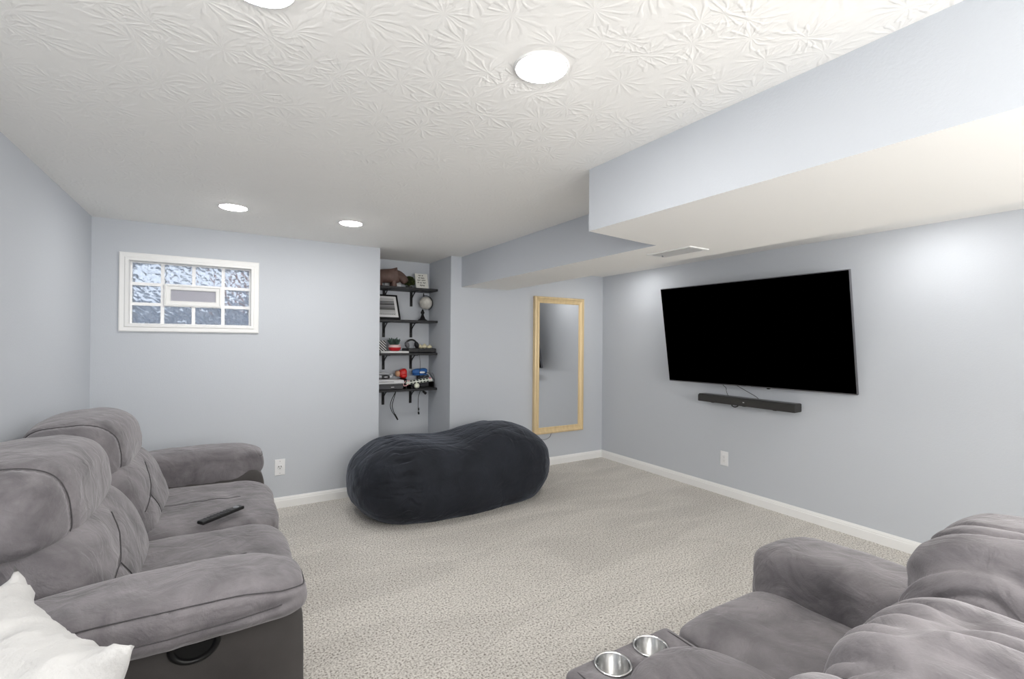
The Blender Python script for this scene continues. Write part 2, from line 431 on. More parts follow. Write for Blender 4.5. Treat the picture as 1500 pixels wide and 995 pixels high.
for j, z in enumerate(rows):
    o_ = -.0 if j == 0 else jt; p_ = jt if j < 3 else 0
    box(bm, (WX0-wf[0], .0525, z-wf[2]-(0 if j == 0 else jt)), (WX1-wf[0], .1195, z-wf[2]+(0 if j == 3 else jt)))
obj('mortar', bm, M_mortar, fr)
for i in range(4):
    for j in range(3):
        if j == 1 and i in (1, 2): continue
        xa, xb = cols[i]+(.016 if i == 0 else jt), cols[i+1]-(.016 if i == 3 else jt); za, zb = rows[j]+jt, rows[j+1]-jt
        g = boxobj('glass_block', (xa-.002-wf[0], .058, za-.002-wf[2]), (xb+.002-wf[0], .115, zb+.002-wf[2]), M_block, fr, .004)
vx0, vx1, vz0, vz1 = -.371, -.017, 1.592, 1.748
bm = bmesh.new(); frame_sweep(bm, vx1-vx0, vz1-vz0, [(0, -.08), (0, .012), (.010, .014), (.014, .006), (.034, .006), (.038, .0), (.038, -.02)])
vf = obj('vent_frame', bm, M_trim, fr); vf.location = ((vx0+vx1)/2-wf[0], .045, (vz0+vz1)/2-wf[2])
boxobj('vent_screen', (vx0+.036-wf[0], .055, vz0+.036-wf[2]), (vx1-.036-wf[0], .06, vz1-.036-wf[2]), mat('grey_insect_screen', (176, 176, 186), 0.9, bump=.001, bscale=500), fr)
# window well outside
M_well = mat('corrugated_window_well', (215, 220, 228), 0.6, var=.22, vscale=9, stretch=(1, 1, 4)); M_brick = mat('outdoor_brick_wall', (196, 160, 150), 0.85, var=.2, vscale=12)
bm = bmesh.new()
pts = [(-.194+.75*math.cos(a), YB+TB+.02+.62*math.sin(a)) for a in [PI*k/24 for k in range(25)]]
vs0 = [bm.verts.new((x, y, 1.05)) for x, y in pts]; vs1 = [bm.verts.new((x, y, 1.72)) for x, y in pts]
for a, b, c, d in zip(vs0, vs0[1:], vs1[1:], vs1): bm.faces.new((a, b, c, d))
ww_ = obj('window_well', bm, M_well); sm = ww_.modifiers.new('s', 'SOLIDIFY'); sm.thickness = .01
tag(ww_, 'curved grey metal window well outside the glass blocks', 'window well')
tag(boxobj('neighbouring_wall', (.25, 6.2, 0.9), (2.6, 6.4, 4.2), M_brick), 'pinkish brick wall seen blurred through the glass blocks at right', 'wall')
bm = bmesh.new(); box(bm, (-3, YB+TB+.65, 1.0), (4.5, 9, 1.6)); tag(obj('outdoor_ground', bm, mat('outdoor_soil', (120, 118, 105), .95, var=.2, vscale=5)), kind='structure')

# ------------------------------------------------------------------ outlets, vent
def plate(name, label, loc, rz, kind):
    t = thing(name, label, 'outlet', loc, rz)        # local -Y faces the room
    boxobj('cover_plate', (-.038, -.006, -.0635), (.038, 0.0, .0635), M_white, t, .003)
    if kind == 0:
        bm = bmesh.new(); m4 = Matrix.Rotation(PI/2, 4, 'X')
        lathe(bm, [(0, .010), (.017, .010), (.019, .008), (.019, 0)], 32, Matrix.Translation((0, 0, .002)) @ m4); bmesh.ops.recalc_face_normals(bm, faces=bm.faces)
        s = obj('socket', bm, M_white, t, False)
        bm = bmesh.new()
        box(bm, (-.011, -.0112, .0), (-.006, -.0095, .012)); box(bm, (.006, -.0112, .0), (.011, -.0095, .012)); cyl(bm, (0, -.0112, -.008), (0, -.0095, -.008), .0035, n=12)
        obj('slot', bm, M_slot, s)
        bm = bmesh.new(); cyl(bm, (0, -.0075, .047), (0, -.005, .047), .003, n=12); obj('screw', bm, M_silver, t)
        bm = bmesh.new(); cyl(bm, (0, -.0075, -.047), (0, -.005, -.047), .003, n=12); obj('screw', bm, M_silver, t)
    else:
        s = boxobj('socket', (-.017, -.009, -.034), (.017, -.005, .034), M_white, t, .002)
        bm = bmesh.new()
        for dz in (-.017, .017):
            box(bm, (-.007, -.0098, dz-.004), (-.0055, -.0085, dz+.004)); box(bm, (.0055, -.0098, dz-.003), (.007, -.0085, dz+.003)); cyl(bm, (0, -.0098, dz-.009), (0, -.0085, dz-.009), .002, n=10)
        obj('slot', bm, mat('grey_slot', (150, 148, 146), .6), s)
    return t
plate('wall_outlet', 'white wall outlet with dark slots, on the wall between sofa and bean bag', (.396, YB, .327), 0, 0)
plate('wall_outlet', 'plain white wall outlet low on the television wall', (XR, 2.615, .327), -PI/2, 1)

t = thing('air_vent', 'white louvred air vent in the underside of the ceiling drop', 'vent', (2.235, 1.845, ZS), 0)
bm = bmesh.new()
for a, b in (((-.082, -.155), (-.058, .155)), ((.058, -.155), (.082, .155)), ((-.058, -.155), (.058, -.131)), ((-.058, .131), (.058, .155))):
    box(bm, (a[0], a[1], -.006), (b[0], b[1], -.0002), .0015, 1)
obj('frame', bm, M_trim, t)
boxobj('backing', (-.06, -.133, -.001), (.06, .133, -.0002), M_slot, t)
for k in range(9):
    bm = bmesh.new(); x = -.052+k*.013
    box(bm, (-.0007, -.131, -.0055), (.0007, .131, .0055), mtx=Matrix.Translation((x, 0, -.0055)) @ Matrix.Rotation(.8, 4, 'Y'))
    obj('louver', bm, M_trim, t)
boxobj('damper_lever', (-.004, .100, -.016), (.004, .106, -.004), M_silver, t)

# ------------------------------------------------------------------ television, soundbar
tvc = Vector((3.652, 2.330, 1.427)); tw, th = 1.54, .881
t = thing('television', 'large black flat television tilted down from its wall mount', 'television', tvc)
t.rotation_mode = 'XYZ'
def rotm(y, ti, r): return Matrix.Rotation(y, 4, 'Z') @ Matrix.Rotation(ti, 4, 'Y') @ Matrix.Rotation(r, 4, 'X')
t.rotation_euler = rotm(math.radians(4.3), math.radians(-9.4), math.radians(-.3)).to_euler()
boxobj('screen', (-.002, -tw/2+.006, -th/2+.010), (.001, tw/2-.006, th/2-.006), M_screen, t)
bm = bmesh.new(); box(bm, (.0, -tw/2, -th/2), (.026, tw/2, th/2), .003); obj('bezel', bm, mat('dark_silver_bezel', (105, 105, 110), .35, metal=.6), t)
boxobj('rear_housing', (.026, -.52, -.36), (.052, .52, .16), M_black, t, .01)
boxobj('maker_badge', (-.004, -.02, -th/2+.001), (.0, .02, -th/2+.007), M_silver, t)
boxobj('sensor', (-.006, -.17, -th/2-.006), (.014, -.15, -th/2+.003), M_black, t)
inv = t.rotation_euler.to_matrix().to_4x4().inverted()
bm = bmesh.new()
def tvl(x, y, z): return inv @ (Vector((x, y, z))-tvc)
for y in (2.20, 2.46):
    tube(bm, [tvl(XR-.004, y, 1.42), tvl(3.74, y, 1.42), Vector((.05, 0+(y-2.33)*.8, -.02))], .012, 8)
for z in (1.36, 1.46):
    tube(bm, [tvl(XR-.012, 2.13, z), tvl(XR-.012, 2.53, z)], .011, 8)
obj('wall_mount', bm, M_blackmetal, t)

t = thing('soundbar', 'long black soundbar mounted on the wall below the television', 'soundbar', (3.757, 2.385, .858))
bm = bmesh.new()
prof = [(-.045, -.032), (.055, -.030), (.055, .034), (-.030, .034), (-.045, .024)]
lo = [bm.verts.new((x, -.43, z)) for x, z in prof]; hi = [bm.verts.new((x, .43, z)) for x, z in prof]
bm.faces.new(lo); bm.faces.new(hi[::-1])
for i in range(5): bm.faces.new((lo[i], hi[i], hi[(i+1) % 5], lo[(i+1) % 5]))
bmesh.ops.recalc_face_normals(bm, faces=bm.faces); bmesh.ops.bevel(bm, geom=list(bm.edges), offset=.003, segments=2, affect='EDGES')
obj('body', bm, mat('charcoal_speaker_mesh', (52, 51, 50), .6, bump=.0008, bscale=600), t)
boxobj('badge', (-.0465, -.022, -.003), (-.044, -.008, .004), mat('pale_badge', (190, 190, 190), .4), t)
boxobj('top_panel', (-.028, -.42, .0335), (.05, .42, .0352), mat('dark_grey_gloss', (66, 66, 68), .35), t, .0005)
for y in (-.26, .0, .30): boxobj('foot', (-.02, y-.012, -.038), (.01, y+.012, -.030), M_black, t)
tubeobj('loose_cable_end', smooth_path([(.0, .12, -.034), (-.01, .11, -.045), (-.02, .08, -.050), (-.025, .055, -.042), (-.02, .05, -.034)]), .005, M_black, t)
tag(tubeobj('power_cable', smooth_path([(3.77, 2.63, 1.02), (3.77, 2.60, .985), (3.775, 2.575, .96), (3.775, 2.57, .93), (3.77, 2.55, .894)]), .0022, M_black), 'short black cable dropping from the television to the soundbar', 'cable')
tag(tubeobj('signal_cable', smooth_path([(3.785, 2.52, 1.03), (3.785, 2.50, 1.0), (3.78, 2.40, .955), (3.78, 2.30, .91), (3.775, 2.28, .894)]), .0022, M_black), 'thin black cable running slantwise from the television to the soundbar', 'cable')

# ------------------------------------------------------------------ mirror
t = thing('wall_mirror', 'tall rectangular mirror in a gold frame on the far wall', 'mirror', (3.166, YB-.0035, 1.097), -.007)
mw, mh = .672, 1.486
bm = bmesh.new(); frame_sweep(bm, mw, mh, [(0, .002), (0, .034), (.004, .042), (.014, .046), (.022, .044), (.028, .036), (.052, .026), (.058, .029), (.066, .028), (.072, .022), (.072, .002)])
obj('frame', bm, M_gold, t)
boxobj('glass', (-mw/2+.066, -.023, -mh/2+.066), (mw/2-.066, -.004, mh/2-.066), M_mirror, t)
tag(tubeobj('mirror_cord', smooth_path([(3.07, YB-.02, .365), (3.07, YB-.012, .335), (3.05, YB-.01, .305), (2.99, YB-.01, .288), (2.94, YB-.01, .300), (2.92, YB-.012, .32)]), .0025, mat('grey_cord', (120, 120, 124), .5)), 'thin grey cord hanging below the gold mirror', 'cord')

# ------------------------------------------------------------------ recliner sofas
def puff_wr(amp, fy, seed, folds=0.0):
    def f(P, X):
        A = np.arctan2(P[:, 2], P[:, 0])
        a = fbm(np.stack([X[:, 0]*9+seed, X[:, 1]*fy, X[:, 2]*9], 1), 3)*amp
        if folds:
            lat = np.arctan2(P[:, 1], np.sqrt(P[:, 0]**2+P[:, 2]**2))
            t = lat*4.6+.7*np.sin(A*1.0+seed)+.8*fbm(np.stack([np.cos(A)*1.2+seed, np.sin(A)*1.2, lat*.8], 1), 2)
            w = vnoise(np.stack([t+seed, np.cos(A)*.8+seed, np.sin(A)*.8], 1))
            fade = np.clip(1.35-np.abs(lat), 0, .5)*2
            a = a - fade*folds*np.exp(-(w/.16)**2)+.3*folds*fade*np.clip(np.abs(w), 0, .6)
        return a
    return f
def recliner(root, spec):
    L = spec['L']; aw = spec['aw']; zs = spec['seat_z']; za = spec['arm_z']; zt = spec['top_z']
    # frame and base, behind and under everything
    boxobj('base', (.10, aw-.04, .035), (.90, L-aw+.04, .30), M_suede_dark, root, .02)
    soft('back_panel', (.07, L/2, .47), (.055, L/2-aw+.02, .40), 8, 16, m=M_suede, parent=root)
    # arms
    for side, y0, y1, in ((0, 0, aw), (1, L-aw, L)):
        yc = (y0+y1)/2; out = -1 if side == 0 else 1
        iy = yc-out*spec['pshift']
        hz = spec['ahz']; pz = za-2*hz
        def d_panel(P, X):
            X = X.copy(); X[:, 0] += np.where(P[:, 0] > 0, .02*P[:, 2]*0, 0); return X
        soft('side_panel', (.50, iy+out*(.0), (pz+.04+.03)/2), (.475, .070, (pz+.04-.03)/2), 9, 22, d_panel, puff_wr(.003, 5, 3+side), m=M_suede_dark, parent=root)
        def d_arm(P, X, out=out):
            X = X.copy(); u = P[:, 0]
            X[:, 2] += -.018*np.clip(-u-.3, 0, 1)*1.0
            X[:, 2] -= .030*np.clip(u-.55, 0, 1)*(P[:, 2] > -2)
            X[:, 0] += .015*(P[:, 2] < 0)*(-P[:, 2])*np.clip(u, 0, 1)
            X[:, 1] *= (1+.06*np.clip(u, -1, 1))
            X[:, 2] += np.clip(-P[:, 2], 0, 1)*(.030*np.clip(out*P[:, 1], 0, 1)-.090*np.clip(-out*P[:, 1], 0, 1))
            return X
        yo = out*.985
        seams = [[(-.9, yo*.92, .62), (-.3, yo*.92, .64), (.5, yo*.92, .62), (.86, yo*.90, .50), (1, yo*.5, .35), (1, 0, .3), (1, -yo*.6, .32)],
                 [(-.9, yo, -.30), (-.3, yo, -.22), (.5, yo, -.12), (.95, yo, .0)]]
        soft('arm', (spec['arm_c'], yc, za-hz), (spec['arm_h'], aw/2+.005, hz), spec['aq'], 44, d_arm, puff_wr(.0045, 5, 11*side+spec['seed']), seams, groove=.007, gw=.012, m=M_suede, parent=root)
    y = aw; 
    for k, (w, kind) in enumerate(spec['segs']):
        zt = spec['tops'][k]; hx = spec['hxs'][k]
        yc = y+w/2; sd = spec['seed']*3.1+k*7.7; hw = w/2
        fo = spec['folds']
        # headrest roll
        def d_head(P, X):
            X = X.copy(); X[:, 2] += .10*0; X[:, 0] += -.020*P[:, 2]
            X[:, 2] -= .018*np.abs(P[:, 1])**4
            return X
        s1 = spec.get('hs', -.66)
        def ring(v, q=3.1):
            k = (1-abs(v)**q)**(1/q); out = []
            for i in range(60):
                a = -1.35+i/59*(1.35+2.6); ca, sa = math.cos(a), math.sin(a); nn = (abs(ca)**q+abs(sa)**q)**(1/q)
                out.append((ca/nn*k, v, sa/nn*k))
            return out
        seams = [] if kind == 'console' else [ring(s1)]
        if kind != 'console' and not fo: seams.append(ring(.86))
        hh = spec['hh']
        soft('headrest', (hx, yc, zt-hh[1]), (hh[0], hw+.006, hh[1]), 3.1, 52, d_head, puff_wr(.005, 4, sd, fo), seams, groove=.011, gw=.017, m=M_suede, parent=root)
        # lower back cushion
        bz0, bz1 = zs-.05, zt-2*hh[1]+.07
        def d_back(P, X):
            X = X.copy(); zz = P[:, 2]
            X[:, 0] += -spec['bs']*(zz) + .020*np.cos(zz*1.5)*(P[:, 0] > 0)
            return X
        sm_ = [] if kind == 'console' else [[(1, -.45, .04), (1, -.12, .34), (1, .06, .66)], [(1, -.45, .04), (1, -.75, -.08), (1, -.98, -.18)], [(1, -.45, .04), (1, -.28, -.35), (1, -.20, -.98)]]
        soft('back_cushion', (spec['bx'], yc, (bz0+bz1)/2), (.125, hw+.004, (bz1-bz0)/2+.03), 3.6, 48, d_back, puff_wr(.0055, 4, sd+4, fo*.5), sm_, groove=.007, gw=.013, m=M_suede, parent=root)
        if kind == 'seat':
            def d_seat(P, X):
                X = X.copy(); u = P[:, 0]
                X[:, 2] -= spec['drop']*.045*np.clip(u-.62, 0, 1)**1.3*2.0*(P[:, 2] > 0)
                X[:, 2] += .004*np.cos(P[:, 1]*1.5)*(P[:, 2] > 0)
                return X
            sg = [[(-.6, -.04, 1), (.0, -.04, 1), (.5, -.02, 1)]] if spec['seat_seam'] else []
            soft('seat_cushion', (.667, yc, zs-.10), (.335, hw+.003, .10), spec['sq'], 48, d_seat, puff_wr(.005, 5, sd+9), sg, groove=.004, gw=.012, m=M_suede, parent=root)
            soft('footrest', (.945, yc, .345), (.055, hw-.004, .085), 4, 28, None, puff_wr(.004, 5, sd+12), m=M_suede, parent=root)
            soft('footrest_lower_pad', (.93, yc, .17), (.055, hw-.006, .10), 4, 28, None, puff_wr(.004, 5, sd+15), m=M_suede, parent=root)
        else:
            # storage console with cup holders
            cx = spec['cup_x']; top = spec['cz']
            bm = bmesh.new(); box(bm, (.25, yc-hw+.004, .06), (1.01, yc+hw-.004, top), .022, 4)
            con = obj('console', bm, M_suede, root, False)
            for f in con.data.polygons: f.use_smooth = True
            # bore the cup wells
            for sgn in (-1, 1):
                cyb = yc+sgn*.071
                bmc = bmesh.new(); cyl(bmc, (cx, cyb, top-.075), (cx, cyb, top+.05), .0445, n=40)
                cut = obj('cut', bmc, None)
                md = con.modifiers.new('b', 'BOOLEAN'); md.object = cut; md.solver = 'EXACT'; md.operation = 'DIFFERENCE'
                dg = bpy.context.evaluated_depsgraph_get(); con.parent = None; bpy.context.view_layer.update(); dg.update()
                nm = bpy.data.meshes.new_from_object(con.evaluated_get(dg)); con.modifiers.clear(); con.data = nm; con.parent = root
                bpy.data.objects.remove(cut)
                bm = bmesh.new()
                lathe(bm, [(0, -.070), (.040, -.070), (.0425, -.066), (.0430, .001), (.0440, .004), (.0470, .0055), (.0500, .004), (.0505, .0008), (.0445, .0005), (.0442, -.0725), (0, -.0735)], 48, Matrix.Translation((cx, cyb, top)))
                bmesh.ops.recalc_face_normals(bm, faces=bm.faces)
                cp = obj('cup_holder', bm, M_chrome, root, True)
            tubeobj('seam', [(.93+.08*math.sin(a)*0+cx*0+0, 0, 0), (.931, 0, 0)], .0001, M_seam, con) if False else None
            def d_lid(P, X):
                X = X.copy(); X[:, 2] += .012*np.cos(P[:, 1]*1.5)*(P[:, 2] > 0); X[:, 1] *= 1-.10*np.clip(P[:, 0], 0, 1)**3; return X
            soft('console_lid', (.580, yc, top+.015), (.305, hw-.012, .052), 3.2, 36, d_lid, puff_wr(.004, 5, sd+20), m=M_suede, parent=root)
            for yy in (yc-hw+.03, yc+hw-.03): tubeobj('seam', smooth_path([(.86, yy, top+.0005), (.96, yy, top+.0005), (1.0, yy, top-.008), (1.01, yy, top-.03)]), .0018, M_seam, con)
        y += w
    return root

# long sofa, along the left wall, facing the television
so = thing('recliner_sofa', 'long grey suede reclining sofa along the left wall', 'sofa', (XL+.02, 1.47, 0), 0)
recliner(so, dict(L=2.11, aw=.27, seat_z=.515, arm_z=.695, top_z=1.005, arm_c=.60, arm_h=.375, seed=1, folds=0.0, hxs=[.215, .215], tops=[1.005, 1.005], hh=(.175, .145), bx=.335, bs=.068, drop=1.0, ahz=.088, pshift=.065, aq=3.4, sq=6,
                  segs=[(.785, 'seat'), (.785, 'seat')], seat_seam=True))
# recline release on the outer side of the near arm
bm = bmesh.new(); mrot = Matrix.Translation((.687, .131, .494)) @ Matrix.Rotation(PI/2, 4, 'X') @ Matrix.Diagonal((1.25, 1, 1, 1))
lathe(bm, [(.036, -.002), (.038, .008), (.044, .012), (.050, .008), (.052, -.004), (.036, -.004)], 40, mrot); bmesh.ops.recalc_face_normals(bm, faces=bm.faces)
hn = obj('recline_handle', bm, M_black, so, True)
bm = bmesh.new(); lathe(bm, [(0, .001), (.038, .001), (.038, -.004), (0, -.004)], 40, mrot); bmesh.ops.recalc_face_normals(bm, faces=bm.faces)
obj('handle_recess', bm, mat('matt_black_recess', (8, 8, 8), .7), hn)
# second sofa with console, in front of the camera, facing the shelf wall
ls = thing('recliner_loveseat', 'grey suede reclining loveseat with cup holder console, at the lower right', 'sofa', (1.885, -.03, 0), PI/2)
recliner(ls, dict(L=1.88, aw=.28, seat_z=.52, arm_z=.66, top_z=1.03, arm_c=.63, arm_h=.42, seed=5, folds=.016, hxs=[.290, .255, .240], tops=[.988, .930, .962], hh=(.185, .15), bx=.36, bs=.06, drop=.35, ahz=.125, pshift=.04, aq=4.6, sq=9,
                  segs=[(.45, 'seat'), (.40, 'console'), (.47, 'seat')], seat_seam=False, cup_x=.955, cz=.505))

# ------------------------------------------------------------------ remote on the seat
t = thing('remote_control', 'slim black remote control lying on the sofa seat', 'remote control', (.0, 2.575, .531))
d = Vector((.185, .145, .0)); t.rotation_euler = (0, -.03, math.atan2(d.y, d.x))
bm = bmesh.new(); box(bm, (-.105, -.021, .0), (.105, .021, .016), .006, 3); obj('body', bm, M_black, t)
bm = bmesh.new()
for i in range(8):
    for j in (-1, 0, 1): cyl(bm, (-.075+i*.016, j*.011, .0155), (-.075+i*.016, j*.011, .018), .0035, n=10)
obj('button', bm, mat('grey_rubber_buttons', (70, 70, 74), .6), t)['kind'] = 'stuff'
bm = bmesh.new(); cyl(bm, (.075, 0, .0155), (.075, 0, .0175), .013, n=24); obj('navigation_pad', bm, M_silver, t)

# ------------------------------------------------------------------ bean bag
def bean_def(P, X):
    X = X.copy(); u = P[:, 0]; up = np.clip(P[:, 2], 0, 1)
    X[:, 2] += up*(.040*np.exp(-((u+.74)/.22)**2) - .046*np.exp(-((u+.16)/.28)**2) + .030*np.exp(-((u-.50)/.30)**2))
    X[:, 2] += up*(.018*u)
    X[:, 1] *= 1-.05*u
    X[:, 2] = np.maximum(X[:, 2], -.262+.02*np.clip(X[:, 2]+.262, -1, 0))
    return X
def bean_wr(P, X):
    A = np.arctan2(X[:, 2], X[:, 1])
    e = np.exp(-((P[:, 0]+.66)/.075)**2)
    warp = vnoise(np.stack([X[:, 0]*14, A*3, A*0], 1))*.9
    pl = np.sin(A*27+warp*3.0)*(.45+.55*vnoise(np.stack([A*7, X[:, 0]*6, A*0+2], 1)))
    r = -.032*e*np.clip(pl, 0, 1)*(P[:, 2] > -.62)
    e2 = np.exp(-((np.abs(P[:, 0])-.84)/.06)**2)
    r += -.004*e2*np.exp(-(vnoise(np.stack([A*6+9, X[:, 0]*3, A*0], 1))/.22)**2)
    r += .016*fbm(X*3.5+3, 2)+.0025*fbm(np.stack([X[:, 0]*6, X[:, 1]*16, X[:, 2]*16], 1), 2)
    topf = np.clip(P[:, 2], 0, 1)
    r += -.0035*topf*np.exp(-(vnoise(np.stack([X[:, 0]*5+X[:, 1]*6, X[:, 1]*15-X[:, 0]*3, X[:, 2]*3], 1))/.12)**2)
    return r
bb = soft('bean_bag', (0, 0, .262), (.875, .44, .335), 3.0, 130, bean_def, bean_wr, m=M_bean)
bb.location = (1.70, 3.69, 0.0); bb.rotation_euler = (0, 0, math.radians(2.0))
tag(bb, 'large oblong black bean bag on the carpet below the shelf niche', 'bean bag')

# ------------------------------------------------------------------ white pillow on an ottoman
ot = thing('ottoman', 'low grey fabric ottoman beside the near arm of the long sofa', 'ottoman', (-.42, 1.02, 0))
soft('cushion_top', (0, 0, .38), (.31, .36, .075), 5, 20, m=M_suede, parent=ot)
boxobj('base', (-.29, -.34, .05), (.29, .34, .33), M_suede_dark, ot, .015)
for sx in (-1, 1):
    for sy in (-1, 1):
        bm = bmesh.new(); cyl(bm, (sx*.24, sy*.29, 0), (sx*.24, sy*.29, .06), .018, .024, 12); obj('leg', bm, M_black, ot)
def pillow(A, B, wdir, wl):
    A, B = Vector(A), Vector(B); e = (B-A); el = e.length; e.normalize()
    w = Vector(wdir); w = (w-e*w.dot(e)).normalized(); nrm = e.cross(w)
    if nrm.z < 0: nrm = -nrm
    n = 70; cen = A+e*el/2+w*wl/2; V = []; F = []
    for s in (1, -1):
        for i in range(n+1):
            for j in range(n+1):
                u, v = -1+2*i/n, -1+2*j/n
                # edges drawn in between the corners
                uu = u*(1-.09*(1-v*v)*(abs(u)**2)); vv = v*(1-.09*(1-u*u)*(abs(v)**2))
                th = .105*((1-u**4)*(1-v**4))**.55
                cr = max(0, abs(u)+abs(v)-1.62)/.38
                rr = noise.noise(Vector((u*5, v*5, 1.7+s)))*.010+noise.noise(Vector((u*14+v*4, v*9, 5.7+s)))*.0045+noise.noise(Vector((u*60, v*22, 5.7)))*.0012
                edge = max(abs(u), abs(v))
                wob = .008*noise.noise(Vector((u*11, v*11, 3.1)))*(edge > .93)
                p = cen+e*(uu*el/2*(1+.06*cr)+wob)+w*(vv*wl/2*(1+.06*cr)+wob)+nrm*(s*(th+(rr if edge < .999 else 0)*min(1, (1-edge)*8))+.035*cr*math.sin(u*9+v*7))
                V.append(tuple(p))
    N = (n+1)**2
    for s in range(2):
        for i in range(n):
            for j in range(n):
                q = [s*N+i*(n+1)+j, s*N+(i+1)*(n+1)+j, s*N+(i+1)*(n+1)+j+1, s*N+i*(n+1)+j+1]
                F.append(q if s == 0 else q[::-1])
    me = bpy.data.meshes.new('throw_pillow'); me.from_pydata(V, [], F)
    bm = bmesh.new(); bm.from_mesh(me); bmesh.ops.remove_doubles(bm, verts=bm.verts, dist=.0008); bmesh.ops.recalc_face_normals(bm, faces=bm.faces)
    bm.to_mesh(me); bm.free()
    return finish('throw_pillow', me, mat('white_cotton_gauze', (184, 183, 182), .95, bump=.0012, bscale=170, sheen=.2), None, True)
pw = pillow((-.375, 1.41, .845), (-.125, 1.04, .80), (-.55, -.45, -.62), .46)
tag(pw, 'rumpled white cotton pillow with pointed corners, lower left, before the sofa arm', 'pillow')

# ------------------------------------------------------------------ niche shelves
SH = [1.880, 1.556, 1.228, .872]      # top surfaces
names = ['topmost black wall shelf in the niche, under the animal figurine', 'second black wall shelf from the top, holding the framed print and globe',
         'third black wall shelf from the top, holding headphones and a potted plant', 'lowest black wall shelf in the niche, cluttered with game gear']
def bracket(parent, x, zt):
    bm = bmesh.new(); yb = NY-.001-4.66+.0
    yw = NY-4.66
    box(bm, (x-.014, yw-.006, -.022-.150), (x+.014, yw-.0005, -.022), .001, 1)
    box(bm, (x-.014, yw-.19, -.028), (x+.014, yw-.001, -.022), .001, 1)
    pts = [(x, yw-.004-.150*math.sin(a), -.028-.105*math.cos(a)*1.0+.0) for a in [PI/2*k/10 for k in range(11)]]
    pts = [(x, yw-.004-.12*(k/10)**1.0, -.125+.097*(k/10)**.6) for k in range(11)]
    tube(bm, pts, .006, 8)
    return obj('bracket', bm, M_blackmetal, parent)
for z, nm in zip(SH, names):
    t = thing('wall_shelf', nm, 'shelf', (1.53, 4.66, z), 0, 'black niche shelves')
    boxobj('board', (NX0-1.53+.003, -.13, -.022), (NX1-1.53-.003, NY-4.66-.001, 0), M_shelf, t, .0015, 1)
    bracket(t, 1.385-1.53, z); bracket(t, 1.672-1.53, z)

def put(name, label, cat, x, y, k, rz=0, group=None): return thing(name, label, cat, (x, y, SH[k]), rz, group)
# animal figurine (grazing, humped shoulder)
t = put('animal_figurine', 'brown carved animal figurine with lowered head on the top shelf', 'figurine', 1.385, 4.60, 0)
t.scale = (1.0, 1.0, 1.06)
M_fig = mat('brown_resin', (98, 77, 70), .6, var=.25, vscale=22, bump=.001, bscale=60)
def skin_body(name, chains, m, parent, sub=2):
    bm = bmesh.new(); rad = []; idx = {}
    for ch in chains:
        prev = None
        for (p, r) in ch:
            key = tuple(round(c, 4) for c in p)
            if key not in idx:
                idx[key] = bm.verts.new(p); rad.append(r)
            if prev is not None and prev is not idx[key]: bm.edges.new((prev, idx[key]))
            prev = idx[key]
    me = bpy.data.meshes.new(name); bm.to_mesh(me); bm.free()
    o = finish(name, me, m, None)
    sk = o.modifiers.new('skin', 'SKIN'); sk.use_smooth_shade = True
    for i, r in enumerate(rad):
        o.data.skin_vertices[0].data[i].radius = r if isinstance(r, tuple) else (r, r)
    o.data.skin_vertices[0].data[0].use_root = True
    ss = o.modifiers.new('sub', 'SUBSURF'); ss.levels = sub; ss.render_levels = sub
    dg = bpy.context.evaluated_depsgraph_get(); nm = bpy.data.meshes.new_from_object(o.evaluated_get(dg)); o.modifiers.clear(); o.data = nm
    nm.polygons.foreach_set('use_smooth', [True]*len(nm.polygons))
    o.parent = parent; return o
mid = (.0, 0, .094)
fig = skin_body('body', [[(mid, .070), ((.052, 0, .104), .066), ((.085, 0, .114), .054), ((.116, 0, .100), .048), ((.140, 0, .080), .045), ((.158, 0, .060), .042), ((.170, 0, .044), .034)],
                   [(mid, .070), ((-.100, 0, .092), .066), ((-.140, 0, .098), .030), ((-.158, 0, .070), .006), ((-.160, 0, .045), .005)]], M_fig, t)
for lx in (.040, -.102):
    for sy in (-1, 1):
        bm = bmesh.new(); lathe(bm, [(0, 0), (.027, 0), (.028, .010), (.024, .030), (.030, .060), (.038, .095), (0, .110)], 20, Matrix.Translation((lx, sy*.028, 0))); bmesh.ops.recalc_face_normals(bm, faces=bm.faces); obj('leg', bm, M_fig, t, True)
# dark stripe detail: ears
for sy in (-1, 1):
    bm = bmesh.new(); bmesh.ops.create_icosphere(bm, subdivisions=2, radius=.0045, matrix=Matrix.Translation((.150, sy*.037, .078))); obj('eye', bm, M_black, t, True)
# moss ball plant
t = put('potted_moss', 'round dark green moss plant between the figurine and the sign', 'plant', 1.620, 4.700, 0)
def leafball(name, parent, c, r, n, m, ls=.03, squash=.85, seed=1):
    rnd = random.Random(seed); bm = bmesh.new()
    bmesh.ops.create_icosphere(bm, subdivisions=2, radius=r*.72, matrix=Matrix.Translation(c) @ Matrix.Diagonal((1, 1, squash, 1)))
    for i in range(n):
        a = rnd.uniform(0, 2*PI); zz = rnd.uniform(-.55, 1); q = math.sqrt(max(0, 1-zz*zz)); d = Vector((q*math.cos(a), q*math.sin(a), zz*squash))
        b = Vector(c)+d*r*.60; tip = b+(d+Vector((rnd.uniform(-.4, .4), rnd.uniform(-.4, .4), rnd.uniform(-.2, .4)))).normalized()*ls
        s = d.cross(Vector((rnd.uniform(-1, 1), rnd.uniform(-1, 1), rnd.uniform(-1, 1)))).normalized()*ls*.28; mdp = (b+tip)/2
        v = [bm.verts.new(x) for x in (b, mdp+s, tip, mdp-s)]; bm.faces.new(v)
    return obj(name, bm, m, parent)
M_leaf = mat('dark_green_leaf', (62, 72, 34), .6, var=.45, vscale=40)
o = leafball('foliage', t, (0, 0, .074), .062, 420, M_leaf, .028, .95, 3); o['kind'] = 'stuff'
